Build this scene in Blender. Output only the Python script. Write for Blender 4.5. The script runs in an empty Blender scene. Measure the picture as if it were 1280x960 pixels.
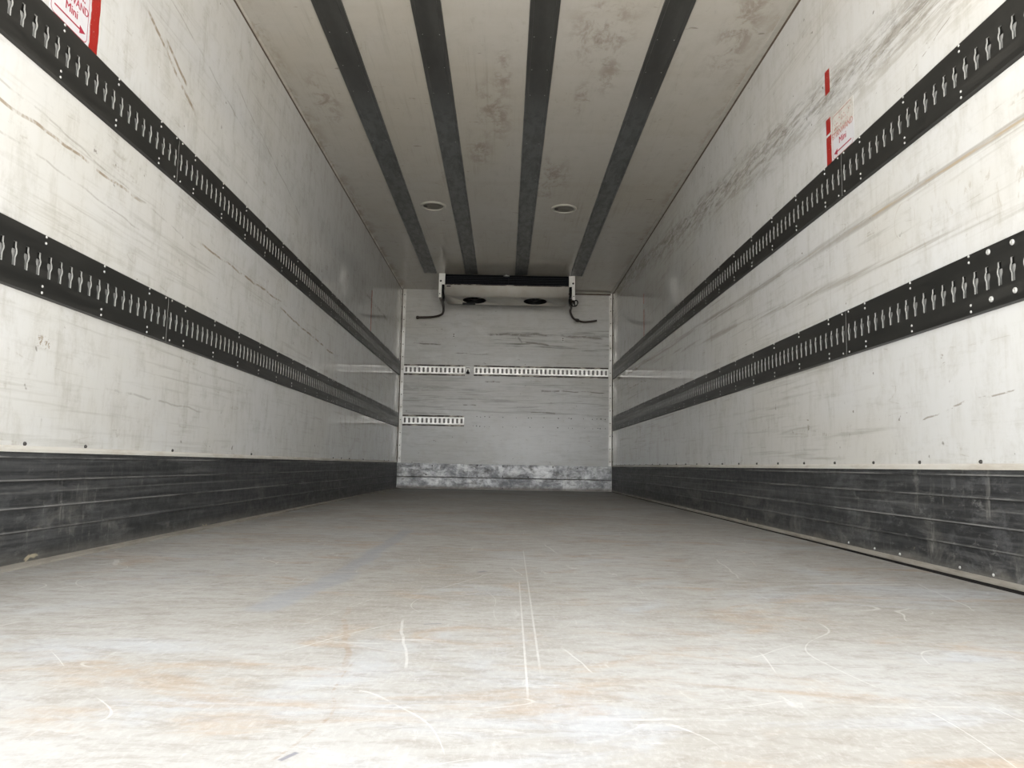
import bpy, bmesh, math, random
from mathutils import Vector, Matrix
random.seed(7)
S = bpy.context.scene
C = S.collection

# ---------------------------------------------------------------- camera
CAM_F, PITCH, YAW, ROLL = 949.36, 0.1073, 0.0081, 0.0187
CAM_POS = (-0.0034, 0.0, 0.2752)
cy_, sy_, cp_, sp_ = math.cos(YAW), math.sin(YAW), math.cos(PITCH), math.sin(PITCH)
fwd = Vector((sy_*cp_, cy_*cp_, sp_)); right = Vector((cy_, -sy_, 0)); up = right.cross(fwd)
cr_, sr_ = math.cos(ROLL), math.sin(ROLL)
r2 = right*cr_ + up*sr_; u2 = -right*sr_ + up*cr_
cd = bpy.data.cameras.new('camera'); cam = bpy.data.objects.new('camera', cd); C.objects.link(cam)
cd.sensor_width = 36.0; cd.lens = CAM_F/1280*36; cd.clip_start = 0.02; cd.clip_end = 200
m3 = Matrix((r2, u2, -fwd)).transposed()
cam.matrix_world = Matrix.Translation(CAM_POS) @ m3.to_4x4()
S.camera = cam

# ---------------------------------------------------------------- light
S.view_settings.view_transform = 'Standard'; S.view_settings.look = 'None'
S.view_settings.gamma = 1.0; S.view_settings.use_curve_mapping = False
S.view_settings.exposure = 1.46
SKY_H, SKY_Z, SKY_G = 3.4, 1.2, 3.3        # radiance: horizon, zenith, sunlit yard
w = bpy.data.worlds.new('sky'); S.world = w; w.use_nodes = True
nt = w.node_tree; nt.nodes.clear()
tc = nt.nodes.new('ShaderNodeTexCoord'); sx = nt.nodes.new('ShaderNodeSeparateXYZ')
rp = nt.nodes.new('ShaderNodeValToRGB'); mr = nt.nodes.new('ShaderNodeMapRange')
mr.inputs['From Min'].default_value = -1; mr.inputs['From Max'].default_value = 1
bg = nt.nodes.new('ShaderNodeBackground'); wo = nt.nodes.new('ShaderNodeOutputWorld')
nt.links.new(tc.outputs['Generated'], sx.inputs[0]); nt.links.new(sx.outputs['Z'], mr.inputs['Value'])
nt.links.new(mr.outputs[0], rp.inputs[0]); nt.links.new(rp.outputs[0], bg.inputs['Color']); nt.links.new(bg.outputs[0], wo.inputs[0])
bg.inputs['Strength'].default_value = 1.0
el = rp.color_ramp.elements
def sc3(c, k): return (c[0]*k, c[1]*k, c[2]*k, 1)
el[0].position = 0.0;  el[0].color = sc3((1.0, .955, .885), SKY_G)
el[1].position = 1.0;  el[1].color = sc3((.95, .98, 1.0), SKY_Z)
for p, c in ((0.485, sc3((1.0, .955, .885), SKY_G)), (0.505, sc3((.965, .985, 1.0), SKY_H)), (0.60, sc3((.965, .985, 1.0), SKY_H)), (0.78, sc3((.97, .99, 1), SKY_Z))):
    e = el.new(p); e.color = c
sd = bpy.data.lights.new('sun', 'SUN'); sun = bpy.data.objects.new('sun', sd); C.objects.link(sun)
sd.energy = 1.1; sd.angle = math.radians(28); sd.color = (1, .99, .975)
SUN_DIR = Vector((0.10, 0.36, -1.0))       # travels down, into the box, slightly to the right
sun.rotation_euler = SUN_DIR.to_track_quat('-Z', 'Y').to_euler()

# ---------------------------------------------------------------- sizes
W, H, L, Y0 = 2.46, 2.3008, 8.6927, 0.50
XL, XR = -W/2, W/2
UP0, LO0, RH = 1.2817, 0.690, 0.167        # side rails: bottom heights and rail height
RP, R0 = 0.2922, 1.957                     # rivet pitch and phase
KH = 0.287                                 # kick panel height

# try to give light a few more bounces inside the white box
S.cycles.max_bounces = 16; S.cycles.diffuse_bounces = 8; S.cycles.glossy_bounces = 6

# ---------------------------------------------------------------- material helper
class G:
    def __init__(s, name):
        s.m = bpy.data.materials.new(name); s.m.use_nodes = True
        s.t = s.m.node_tree; s.t.nodes.clear()
        s.out = s.t.nodes.new('ShaderNodeOutputMaterial'); s.b = s.t.nodes.new('ShaderNodeBsdfPrincipled')
        s.t.links.new(s.b.outputs[0], s.out.inputs[0])
        s.P = s.t.nodes.new('ShaderNodeTexCoord').outputs['Object']
        sp = s.t.nodes.new('ShaderNodeSeparateXYZ'); s.t.links.new(s.P, sp.inputs[0])
        s.x, s.y, s.z = sp.outputs
    def put(s, sock, v):
        if isinstance(v, bpy.types.NodeSocket): s.t.links.new(v, sock)
        elif v is not None:
            if sock.type == 'RGBA' and len(v) == 3: v = (*v, 1)
            sock.default_value = v
    def math(s, op, a, b=None, c=None, clamp=False):
        n = s.t.nodes.new('ShaderNodeMath'); n.operation = op; n.use_clamp = clamp
        s.put(n.inputs[0], a); s.put(n.inputs[1], b); s.put(n.inputs[2], c); return n.outputs[0]
    def mul(s, a, b): return s.math('MULTIPLY', a, b)
    def vec(s, op, a, b=None):
        n = s.t.nodes.new('ShaderNodeVectorMath'); n.operation = op
        s.put(n.inputs[0], a); s.put(n.inputs[1], b)
        return n.outputs['Value'] if op in ('DOT_PRODUCT', 'LENGTH') else n.outputs[0]
    def mix(s, f, a, b, blend='MIX'):
        n = s.t.nodes.new('ShaderNodeMix'); n.data_type = 'RGBA'; n.blend_type = blend
        s.put(n.inputs[0], f); s.put(n.inputs[6], a); s.put(n.inputs[7], b); return n.outputs[2]
    def sm(s, v, a, b, o0=0.0, o1=1.0):
        n = s.t.nodes.new('ShaderNodeMapRange'); n.interpolation_type = 'SMOOTHSTEP'
        s.put(n.inputs[0], v)
        if a > b: a, b, o0, o1 = b, a, o1, o0
        n.inputs[1].default_value = a; n.inputs[2].default_value = b; n.inputs[3].default_value = o0; n.inputs[4].default_value = o1
        return n.outputs[0]
    def noise(s, sc=(1, 1, 1), detail=4, rough=.55, dist=0, off=0):
        v = s.vec('MULTIPLY', s.P, sc)
        if off: v = s.vec('ADD', v, (off, off*1.7, off*.6))
        n = s.t.nodes.new('ShaderNodeTexNoise'); n.inputs['Scale'].default_value = 1
        n.inputs['Detail'].default_value = detail; n.inputs['Roughness'].default_value = rough; n.inputs['Distortion'].default_value = dist
        s.put(n.inputs['Vector'], v); return n.outputs['Fac']
    def line(s, p0, p1, wd, P=None, soft=.45):
        """mask of a stroke between two points (3-D, on a flat face)"""
        p0, p1 = Vector(p0), Vector(p1); d = p1-p0; ln = d.length; d = d/ln
        q = s.vec('SUBTRACT', P or s.P, tuple((p0+p1)/2))
        t = s.math('ABSOLUTE', s.vec('DOT_PRODUCT', q, tuple(d)))
        # distance across, measured in the plane of the face (axis with no change is dropped by caller's face being flat)
        ax = s.fn
        nrm = d.cross(Vector(ax))
        n = s.math('ABSOLUTE', s.vec('DOT_PRODUCT', q, tuple(nrm)))
        return s.mul(s.sm(n, wd*soft, wd, 1, 0), s.sm(t, ln*.40, ln*.5, 1, 0))
    def arc(s, c, r, wd, P=None):
        """thin ring mask"""
        q = s.vec('LENGTH', s.vec('SUBTRACT', P or s.P, c))
        return s.sm(s.math('ABSOLUTE', s.math('SUBTRACT', q, r)), wd*.3, wd, 1, 0)
    def warp(s, amt, sc):
        n = s.t.nodes.new('ShaderNodeTexNoise'); n.inputs['Scale'].default_value = sc; n.inputs['Detail'].default_value = 2
        s.put(n.inputs['Vector'], s.P)
        q = s.vec('SUBTRACT', n.outputs['Color'], (.5, .5, .5)); q = s.vec('MULTIPLY', q, (amt, amt, amt))
        return s.vec('ADD', s.P, q)
    def bump(s, h, strength=.2, dist=.01):
        n = s.t.nodes.new('ShaderNodeBump'); n.inputs['Strength'].default_value = strength; n.inputs['Distance'].default_value = dist
        s.put(n.inputs['Height'], h); s.t.links.new(n.outputs[0], s.b.inputs['Normal'])
    def fin(s, col, rough=.5, metal=0.0, spec=.5):
        s.put(s.b.inputs['Base Color'], col); s.put(s.b.inputs['Roughness'], rough); s.put(s.b.inputs['Metallic'], metal)
        s.put(s.b.inputs['Specular IOR Level'], spec); return s.m

def mx(g, *a):
    o = a[0]
    for q in a[1:]: o = g.math('MAXIMUM', o, q)
    return o

# ---------------------------------------------------------------- materials
def wall_mat(name, base, marks, fn, dirt, streak):
    g = G(name); g.fn = fn
    along = (1.3, 1.3, 45) if fn != (0, 0, 1) else (40, 1.2, 1)     # scuffs run along the box
    if fn == (0, 1, 0): along = (1.6, 1, 55)
    vert = (26, 26, 1.1) if fn != (0, 0, 1) else (1.5, 14, 1)
    blot = g.noise((1.1, .8, 1.4), 5, .6, .4, 3)
    fine = g.noise({(1, 0, 0): (1, 22, 5), (0, 1, 0): (9, 1, 9), (0, 0, 1): (10, 7, 1)}[fn], 5, .65, 0, 9)
    scuf = g.noise(along, 6, .62, .3, 5)
    strk = g.noise(vert, 5, .6, 0, 11)
    weav = g.noise(tuple(k*2.6 for k in vert), 3, .5, 0, 17)
    warm = g.mix(g.sm(blot, .38, .68), base, tuple(b*k for b, k in zip(base, (.965, .945, .90))))
    mott = g.noise({(1, 0, 0): (1, 11, 7), (0, 1, 0): (7, 1, 12), (0, 0, 1): (9, 7, 1)}[fn], 7, .74, .3, 13)
    c = g.mix(g.mul(g.sm(mott, .46, .70), .34*streak), warm, (.36, .34, .295))
    c = g.mix(g.mul(g.mul(g.sm(strk, .54, .74), g.sm(mott, .38, .6)), .30*streak), c, (.36, .33, .28))
    c = g.mix(g.mul(g.mul(g.sm(weav, .50, .75), g.sm(mott, .40, .6)), .26*streak), c, (.42, .40, .35))
    c = g.mix(g.mul(g.mul(g.sm(scuf, .53, .70), g.sm(blot, .40, .62)), .42*dirt), c, (.27, .25, .21))
    # black pin-pricks and little chips
    spk = g.noise((9, 26, 26) if fn != (0, 1, 0) else (26, 9, 40), 3, .5, .2, 23)
    c = g.mix(g.mul(g.sm(spk, .70, .76), .75*dirt), c, (.12, .10, .08))
    # hair-line scratches: contour lines of a slow noise, kept only in patches
    hl = g.noise({(1, 0, 0): (1, .9, 8), (0, 1, 0): (1, 1, 9), (0, 0, 1): (6, 1, 1)}[fn], 2, .5, .15, 31)
    ht = g.math('ABSOLUTE', g.math('SUBTRACT', hl, .5))
    c = g.mix(g.mul(g.mul(g.sm(ht, .001, .006, 1, 0), g.sm(mott, .50, .62)), .42*dirt), c, (.30, .26, .20))
    hatch = g.noise({(1, 0, 0): (1, 5, 60), (0, 1, 0): (6, 1, 70), (0, 0, 1): (30, 4, 1)}[fn], 5, .7, .2, 37)
    c = g.mix(g.mul(g.mul(g.sm(hatch, .52, .70), g.sm(mott, .36, .62)), .26), c, (.34, .32, .28))
    c = g.mix(g.mul(g.sm(fine, .48, .76), .22), c, (.40, .38, .33))
    if marks: c = marks(g, c, fine, scuf, blot)
    return g.fin(c, g.sm(blot, .3, .75, *((.30, .42) if fn == (0, 1, 0) else (.055, .13))), 0, .25 if fn == (0, 0, 1) else .5)

WHITE = (.60, .602, .594)
def marks_left(g, c, fine, scuf, blot):
    Pw = g.warp(.03, 6); brk = g.sm(g.noise((5, 9, 9), 4, .7, 0, 41), .40, .56)
    X = XL
    brown = mx(g, g.line((X, 1.55, 1.130), (X, 2.50, 1.128), .006, Pw), g.line((X, 2.9, 1.13), (X, 4.1, 1.135), .006, Pw),
               g.line((X, 2.40, 1.78), (X, 2.85, 1.60), .010, Pw), g.line((X, 2.55, 1.76), (X, 2.75, 1.68), .010, Pw),
               g.line((X, 4.0, 1.10), (X, 5.4, 1.03), .007, Pw), g.mul(g.line((X, 1.975, .578), (X, 2.035, .572), .022, Pw), g.sm(g.noise((1, 60, 60), 5, .7, .5, 43), .50, .58)))
    c = g.mix(g.mul(g.mul(brown, brk), .8), c, (.25, .19, .12))
    grey = mx(g, g.line((X, 1.6, 1.185), (X, 3.0, 1.10), .004, Pw), g.line((X, 1.7, 1.06), (X, 2.5, 1.03), .004, Pw),
              g.line((X, 2.2, 1.98), (X, 3.4, 1.78), .005, Pw), g.line((X, 3.2, 1.95), (X, 4.4, 1.70), .006, Pw),
              g.line((X, 2.3, .49), (X, 3.1, .47), .005, Pw), g.line((X, 6.4, 1.735), (X, 7.9, 1.735), .018, Pw))
    return g.mix(g.mul(g.mul(grey, brk), .40), c, (.25, .23, .195))
def marks_right(g, c, fine, scuf, blot):
    X = XR; Pw = g.warp(.05, 5)
    tex = g.sm(g.noise((1, 3.2, 30), 7, .74, .35, 51), .44, .60)
    tex2 = g.sm(g.noise((1, 10, 46), 6, .75, .25, 57), .48, .62)
    # wide grey rub along the load height
    dz = g.math('ABSOLUTE', g.math('SUBTRACT', g.z, g.math('ADD', g.mul(g.y, .098), 1.47)))
    band = g.mul(g.sm(dz, .015, .13, 1, 0), g.sm(g.y, 1.2, 2.0))
    c = g.mix(g.mul(g.mul(band, tex), .62), c, (.27, .245, .20))
    c = g.mix(g.mul(g.mul(band, tex2), .40), c, (.12, .105, .085))
    dz2 = g.math('ABSOLUTE', g.math('SUBTRACT', g.z, g.math('ADD', g.mul(g.y, .10), 1.36)))
    c = g.mix(g.mul(g.mul(g.sm(dz2, .0, .07, 1, 0), tex), .35), c, (.30, .27, .22))
    # rub line between the rails: brown core, grey edges
    dz3 = g.math('ABSOLUTE', g.math('SUBTRACT', g.z, g.math('ADD', g.mul(g.y, .018), g.math('ADD', 1.083, g.mul(g.noise((0, 1.4, 0), 2, .5, 0, 61), .03)))))
    c = g.mix(g.mul(g.mul(g.sm(dz3, .004, .030, 1, 0), g.sm(scuf, .40, .58)), .60), c, (.26, .235, .20))
    c = g.mix(g.mul(g.mul(g.sm(dz3, .001, .007, 1, 0), g.mul(tex, g.sm(g.y, 3.3, 2.4))), .55), c, (.40, .29, .15))
    dz4 = g.math('ABSOLUTE', g.math('SUBTRACT', g.z, g.math('ADD', g.mul(g.y, .052), .835)))
    c = g.mix(g.mul(g.mul(g.sm(dz4, .003, .024, 1, 0), g.sm(scuf, .42, .60)), .50), c, (.28, .25, .21))
    k = mx(g, g.line((X, 2.35, 1.48), (X, 1.6, 1.66), .0022, Pw), g.line((X, 2.25, .42), (X, 2.02, .46), .004, Pw), g.line((X, 2.02, .46), (X, 1.8, .475), .003, Pw),
           g.line((X, 3.09, .52), (X, 3.07, .44), .012, Pw), g.line((X, 2.12, .62), (X, 2.10, .58), .010, Pw),
           g.line((X, 6.2, 1.20), (X, 8.2, 1.235), .010, Pw), g.line((X, 6.6, 1.05), (X, 7.6, 1.07), .008, Pw))
    c = g.mix(g.mul(g.mul(k, g.sm(tex2, .0, .5)), .65), c, (.20, .165, .12))
    cross = g.mul(g.sm(g.noise((1, 22, 9), 6, .72, .9, 71), .54, .66), g.mul(g.sm(g.y, 2.6, 1.7), g.sm(g.math('ABSOLUTE', g.math('SUBTRACT', g.z, 1.02)), .06, .16, 1, 0)))
    c = g.mix(g.mul(cross, .55), c, (.33, .28, .21))
    c = g.mix(g.mul(g.mul(g.arc((X, 2.29, 1.06), .06, .003), g.sm(fine, .42, .6)), .3), c, (.35, .30, .24))
    seam = g.line((X, 2.835, .30), (X, 2.835, 2.3), .0022)
    return g.mix(g.mul(seam, .35), c, (.35, .33, .30))
def marks_back(g, c, fine, scuf, blot):
    Y = L; Pw = g.warp(.04, 6)
    run = g.sm(g.noise((1.7, 1, 42), 6, .66, .5, 81), .50, .64)
    zone = g.mul(g.sm(g.math('ABSOLUTE', g.math('SUBTRACT', g.z, 1.72)), .05, .20, 1, 0), g.sm(g.x, -.5, .2))
    c = g.mix(g.mul(g.mul(run, zone), .95), c, (.13, .13, .10))
    zone2 = g.sm(g.math('ABSOLUTE', g.math('SUBTRACT', g.z, 1.05)), .10, .32, 1, 0)
    c = g.mix(g.mul(g.mul(run, zone2), .60), c, (.17, .155, .13))
    k = mx(g, g.line((-.25, Y, 1.79), (.55, Y, 1.785), .016, Pw), g.line((.6, Y, 1.785), (1.13, Y, 1.755), .018, Pw), g.line((.2, Y, 1.70), (.5, Y, 1.665), .012, Pw),
           g.line((.4, Y, 1.14), (.62, Y, 1.14), .014, Pw), g.line((.62, Y, 1.14), (1.16, Y, 1.125), .008, Pw), g.line((-.25, Y, 1.235), (-.02, Y, 1.235), .012, Pw),
           g.line((-.5, Y, .955), (-.33, Y, .955), .008, Pw), g.line((.28, Y, .885), (.58, Y, .885), .010, Pw), g.line((.12, Y, 1.76), (.17, Y, 1.69), .012, Pw),
           g.line((-.2, Y, 1.55), (-.6, Y, 1.555), .005, Pw), g.line((-1.1, Y, 1.67), (-.75, Y, 1.66), .010, Pw))
    c = g.mix(g.mul(g.mul(k, g.sm(fine, .36, .55)), .8), c, (.12, .10, .08))
    smear = g.sm(g.noise((3, 1, 5), 5, .65, .8, 91), .55, .70)
    c = g.mix(g.mul(smear, .50), c, (.60, .60, .585))
    c = g.mix(g.mul(g.sm(g.noise((5, 1, 34), 6, .7, .3, 97), .48, .68), .22), c, (.22, .215, .20))
    return c
def marks_ceiling(g, c, fine, scuf, blot):
    m = None
    for (x, y, rx, ry) in ((.42, 3.35, .20, .40), (.50, 3.75, .07, .25), (.38, 4.0, .05, .25), (-.10, 4.2, .13, .5), (-.20, 4.75, .10, .3), (-1.05, 4.1, .1, .4), (1.05, 3.3, .12, .6), (-.05, 3.75, .06, .3), (.25, 5.2, .2, .5)):
        q = g.vec('LENGTH', g.vec('MULTIPLY', g.vec('SUBTRACT', g.P, (x, y, H)), (1/rx, 1/ry, 0)))
        q = g.sm(q, .2, 1.15, 1, 0); m = q if m is None else g.math('MAXIMUM', m, q)
    tex = g.sm(g.noise((11, 7, 1), 6, .72, .4, 101), .44, .62)
    c = g.mix(g.mul(g.mul(m, tex), .62), c, (.24, .19, .15))
    for y in (3.22, 3.72, 4.42, 5.3, 6.4):
        c = g.mix(g.mul(g.sm(g.math('ABSOLUTE', g.math('SUBTRACT', g.y, y)), .01, .05, 1, 0), .14), c, (.40, .36, .30))
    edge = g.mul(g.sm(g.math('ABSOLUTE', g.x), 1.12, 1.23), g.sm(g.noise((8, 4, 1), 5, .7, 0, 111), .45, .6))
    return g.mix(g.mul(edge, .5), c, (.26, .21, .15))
M = {}
M['wall_l'] = wall_mat('wall panel left', WHITE, marks_left, (1, 0, 0), .8, 1.0)
M['wall_r'] = wall_mat('wall panel right', WHITE, marks_right, (1, 0, 0), 1.0, .8)
M['wall_b'] = wall_mat('front bulkhead panel', (.51, .51, .495), marks_back, (0, 1, 0), .9, .6)
M['ceil'] = wall_mat('ceiling panel', (.48, .46, .42), marks_ceiling, (0, 0, 1), .7, .5)

def floor_mat():
    g = G('worn painted floor'); g.fn = (0, 0, 1); Pw = g.warp(.05, 4); Pw2 = g.warp(.10, 2.5)
    big = g.noise((1.5, 1.1, 1), 6, .62, .6, 2); pat = g.noise((2.6, 3.6, 1), 6, .65, .8, 6)
    grn = g.noise((15, 34, 1), 7, .76, .5, 8); fine = g.noise((150, 70, 1), 3, .7, 0, 12)
    brw = g.noise((2.2, 4.2, 1), 6, .68, 1.0, 15)
    c = g.mix(g.sm(big, .36, .64), (.268, .254, .231), (.338, .333, .320))
    c = g.mix(g.mul(g.sm(pat, .52, .66), .55), c, (.345, .36, .385))
    c = g.mix(g.mul(g.sm(brw, .51, .66), .62), c, (.30, .23, .165))
    c = g.mix(g.mul(g.sm(grn, .44, .70), .46), c, (.165, .14, .112))
    c = g.mix(g.mul(g.sm(fine, .45, .72), .22), c, (.50, .49, .475))
    # scuffed pale ware strokes
    sc = g.noise((5, 40, 1), 6, .72, .5, 19); sc2 = g.noise((34, 6, 1), 6, .72, .7, 22)
    c = g.mix(g.mul(g.mul(g.sm(sc, .58, .70), g.sm(pat, .40, .60)), .40), c, (.58, .575, .56))
    c = g.mix(g.mul(g.mul(g.sm(sc2, .60, .70), g.sm(big, .42, .60)), .35), c, (.60, .59, .575))
    # thin curved scratches
    for o, s3, k in ((25, (1.9, 2.6, 1), .24), (33, (3.4, 1.2, 1), .20), (45, (1.1, 3.9, 1), .20)):
        hl = g.math('ABSOLUTE', g.math('SUBTRACT', g.noise(s3, 1, .4, .1, o), .5))
        c = g.mix(g.mul(g.mul(g.sm(hl, .0004, .0018, 1, 0), g.sm(g.noise((5, 5, 1), 4, .6, 0, o+1), .52, .60)), k), c, (.82, .81, .79))
    def F(x, y): return (x, y, 0)
    pale = mx(g, g.line(F(-.74, 1.50), F(-.53, 2.02), .002, Pw), g.line(F(-.98, 1.55), F(-.86, 1.80), .002, Pw), g.line(F(-.33, 1.15), F(-.19, 1.35), .002, Pw),
              g.line(F(-.14, 1.72), F(-.02, 2.02), .002, Pw), g.line(F(.05, 1.0), F(.065, 2.6), .0022, g.P), g.line(F(.03, .9), F(.038, 1.9), .002, g.P),
              g.line(F(.17, 2.45), F(.14, 2.75), .003, Pw), g.line(F(.60, 1.95), F(.66, 2.4), .003, Pw), g.line(F(.95, 1.55), F(1.05, 1.95), .002, Pw),
              g.line(F(.12, 1.05), F(.09, 1.2), .002, Pw), g.line(F(-1.0, 2.02), F(-1.05, 2.14), .008, Pw), g.line(F(.75, 1.90), F(1.02, 1.92), .008, Pw),
              g.line(F(-.13, 1.05), F(-.18, 1.4), .003, Pw))
    c = g.mix(g.mul(g.mul(pale, g.sm(grn, .30, .52)), .32), c, (.66, .655, .64))
    blue = mx(g, g.line(F(-.46, 1.42), F(-.385, 2.0), .045, Pw), g.line(F(-.40, 1.9), F(-.395, 3.3), .035, Pw))
    c = g.mix(g.mul(blue, .60), c, (.25, .262, .285))
    crack = mx(g, g.line(F(-.30, 1.52), F(-.215, 1.05), .006, Pw), g.line(F(-.215, 1.1), F(-.19, .86), .0025, Pw), g.line(F(-.19, .87), F(-.215, .74), .0025, Pw))
    c = g.mix(g.mul(g.mul(crack, g.sm(grn, .42, .60)), .55), c, (.24, .18, .13))
    chip = mx(g, g.line(F(-.197, .77), F(-.207, .745), .004, Pw), g.line(F(-.07, 2.0), F(-.05, 2.03), .010, Pw), g.line(F(-.14, 1.35), F(-.11, 1.36), .004, Pw))
    c = g.mix(g.mul(chip, .7), c, (.12, .12, .15))
    g.bump(g.math('ADD', grn, fine), .15, .003)
    return g.fin(c, g.sm(grn, .3, .7, .50, .66), 0, .3)
M['floor'] = floor_mat()

def kick_mat(name, seed):
    g = G(name); g.fn = (1, 0, 0)
    run = g.noise((1, 1.6, 70), 6, .65, .3, seed); run2 = g.noise((1, 3.5, 28), 5, .7, .3, seed+3)
    blot = g.noise((1, 3.2, 6), 6, .7, .8, seed+6); fine = g.noise((30, 30, 30), 5, .7, 0, seed+9)
    vert = g.noise((1, 38, 4), 5, .7, .6, seed+12)
    c = g.mix(g.sm(run, .40, .68), (.020, .021, .022), (.055, .056, .057))
    c = g.mix(g.mul(g.sm(run2, .52, .70), .55), c, (.11, .11, .108))
    sk = .45 if name.endswith('left') else .9
    near = g.sm(g.y, 4.6, 1.9)          # the loading end is the most scuffed
    c = g.mix(g.mul(g.mul(g.sm(blot, .50, .68), g.sm(g.z, .24, .05)), .55), c, (.17, .165, .15))
    c = g.mix(g.mul(g.mul(g.sm(vert, .55, .70), g.sm(blot, .44, .60)), g.mul(near, .55)), c, (.22, .215, .20))
    smg = g.noise((1, 7, 13), 7, .74, .5, seed+30)
    c = g.mix(g.mul(g.mul(g.sm(smg, .50, .66), near), .42*sk), c, (.155, .158, .162))
    c = g.mix(g.mul(g.mul(g.sm(g.noise((1, 16, 30), 6, .76, .4, seed+33), .56, .68), near), .45*sk), c, (.23, .228, .22))
    for z, k in ((.274, .55), (.216, .50), (.146, .55), (.088, .30), (.185, .20)):
        rub = g.mul(g.sm(g.math('ABSOLUTE', g.math('SUBTRACT', g.z, z)), .0008, .0028, 1, 0), g.sm(g.noise((1, 2.2, 1), 4, .7, 0, seed+15+z*90), .36, .58))
        c = g.mix(g.mul(rub, k), c, (.30, .295, .28))
    dust = g.sm(g.math('ADD', g.z, g.mul(g.math('SUBTRACT', blot, .5), .10)), .045, .0)
    c = g.mix(g.mul(dust, .22 if name.endswith('left') else .45), c, (.25, .23, .195))
    tape = g.sm(g.noise((1, 9, 16), 3, .5, .5, seed+21), .70, .74)
    c = g.mix(g.mul(g.mul(tape, g.sm(g.z, .12, .06)), .7), c, (.40, .35, .24))
    g.bump(g.math('ADD', run, g.mul(fine, .4)), .12, .003)
    return g.fin(c, g.sm(fine, .3, .75, .42, .58), 0, .5)
M['kick_l'] = kick_mat('black kick panel left', 3); M['kick_r'] = kick_mat('black kick panel right', 43)

def simple(name, col, rough=.5, metal=0, var=.25, sc=(20, 20, 20), dark=None, spec=.5):
    g = G(name); n = g.noise(sc, 5, .65, .2, 4)
    c = g.mix(g.mul(g.sm(n, .40, .70), var), col, dark or tuple(k*.45 for k in col))
    return g.fin(c, g.sm(n, .3, .7, rough*.85, min(1, rough*1.15)), metal, spec)
M['rail'] = simple('black coated rail', (.014, .014, .013), .38, 0, .7, (60, 3, 60), (.032, .031, .028), .4)
M['edge'] = simple('bare cut edge', (.27, .27, .255), .5, .0, .4)
M['backing'] = simple('bare aluminium backing', (.36, .36, .345), .5, 0, .5, (8, 40, 8))
M['rivet'] = simple('aluminium rivet', (.50, .50, .48), .4, .3, .2)
M['darkrivet'] = simple('dark screw head', (.03, .027, .024), .5, .0, .2)
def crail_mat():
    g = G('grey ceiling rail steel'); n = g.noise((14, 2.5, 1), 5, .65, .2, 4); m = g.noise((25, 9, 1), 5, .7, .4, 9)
    far = g.sm(g.math('ADD', g.y, g.mul(g.math('SUBTRACT', m, .5), 1.2)), 3.15, 3.85)       # lighter grey over the inner lengths, with a broken edge
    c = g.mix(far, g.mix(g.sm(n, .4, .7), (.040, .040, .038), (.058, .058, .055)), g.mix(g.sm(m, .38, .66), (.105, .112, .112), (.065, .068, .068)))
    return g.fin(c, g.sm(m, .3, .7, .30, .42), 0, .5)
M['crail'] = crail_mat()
M['zinc'] = simple('galvanised steel', (.86, .85, .82), .50, .55, .25, (30, 30, 30))
M['trackback'] = simple('shaded grey recess', (.19, .185, .17), .6, 0, .5, (60, 60, 60))
M['trim'] = simple('aluminium angle', (.70, .69, .66), .45, .3, .45, (9, 9, 6), (.33, .29, .23))
M['trimdk'] = simple('dirty sealant', (.10, .075, .055), .7, 0, .4)
M['cream'] = simple('cream edge strip', (.58, .56, .51), .5, 0, .45, (20, 5, 20), (.32, .26, .19))
M['edgestrip'] = simple('dusty floor edge strip', (.27, .25, .215), .6, 0, .6, (30, 6, 30), (.14, .12, .095))
M['sub'] = simple('black gap below floor', (.012, .010, .009), .9, 0, .2)
def rust_mat():
    g = G('rusty track flange'); n = g.noise((9, 20, 30), 5, .7, .3, 2)
    c = g.mix(g.sm(n, .46, .66), (.045, .032, .025), (.50, .45, .39)); return g.fin(c, .55, g.sm(n, .5, .7, 0, .4))
M['rust'] = rust_mat()
def kickback():
    g = G('scuffed aluminium kick plate'); g.fn = (0, 1, 0)
    n = g.noise((4.5, 1, 6), 7, .78, .25, 5); f = g.noise((14, 1, 22), 6, .7, .4, 8); v = g.noise((7, 1, 1.4), 4, .6, .3, 14)
    c = g.mix(g.sm(n, .36, .66), (.13, .133, .14), (.50, .50, .495))
    c = g.mix(g.mul(g.sm(f, .50, .68), .55), c, (.16, .15, .14))
    c = g.mix(g.mul(g.sm(v, .60, .70), .5), c, (.62, .62, .61))
    c = g.mix(g.mul(g.sm(g.math('ADD', g.z, g.mul(f, .06)), .085, .03), .85), c, (.10, .08, .06))
    c = g.mix(g.mul(g.sm(g.math('ABSOLUTE', g.math('SUBTRACT', g.z, .132)), .002, .010, 1, 0), .6), c, (.10, .09, .08))
    g.bump(n, .5, .02); return g.fin(c, g.sm(f, .3, .7, .34, .55), .6)
M['kick_b'] = kickback()
def tape_mat():
    g = G('red marking tape'); n = g.noise((1, 60, 60), 5, .7, .5, 3); s = g.noise((1, 6, 9), 4, .6, .3, 6)
    wear = g.mul(g.sm(n, .60, .66), g.sm(s, .46, .60))
    return g.fin(g.mix(wear, g.mix(n, (.36, .014, .008), (.27, .012, .008)), (.66, .62, .55)), .4)
M['tape'] = tape_mat()
def faded_tape():
    g = G('faded red tape'); n = g.noise((1, 30, 22), 5, .7, .5, 3)
    return g.fin(g.mix(g.sm(n, .50, .64), (.22, .028, .018), (.42, .30, .25)), .45)
M['tapef'] = faded_tape()
M['signw'] = simple('white sign film', (.60, .60, .62), .35, 0, .08, (30, 30, 30))
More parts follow.
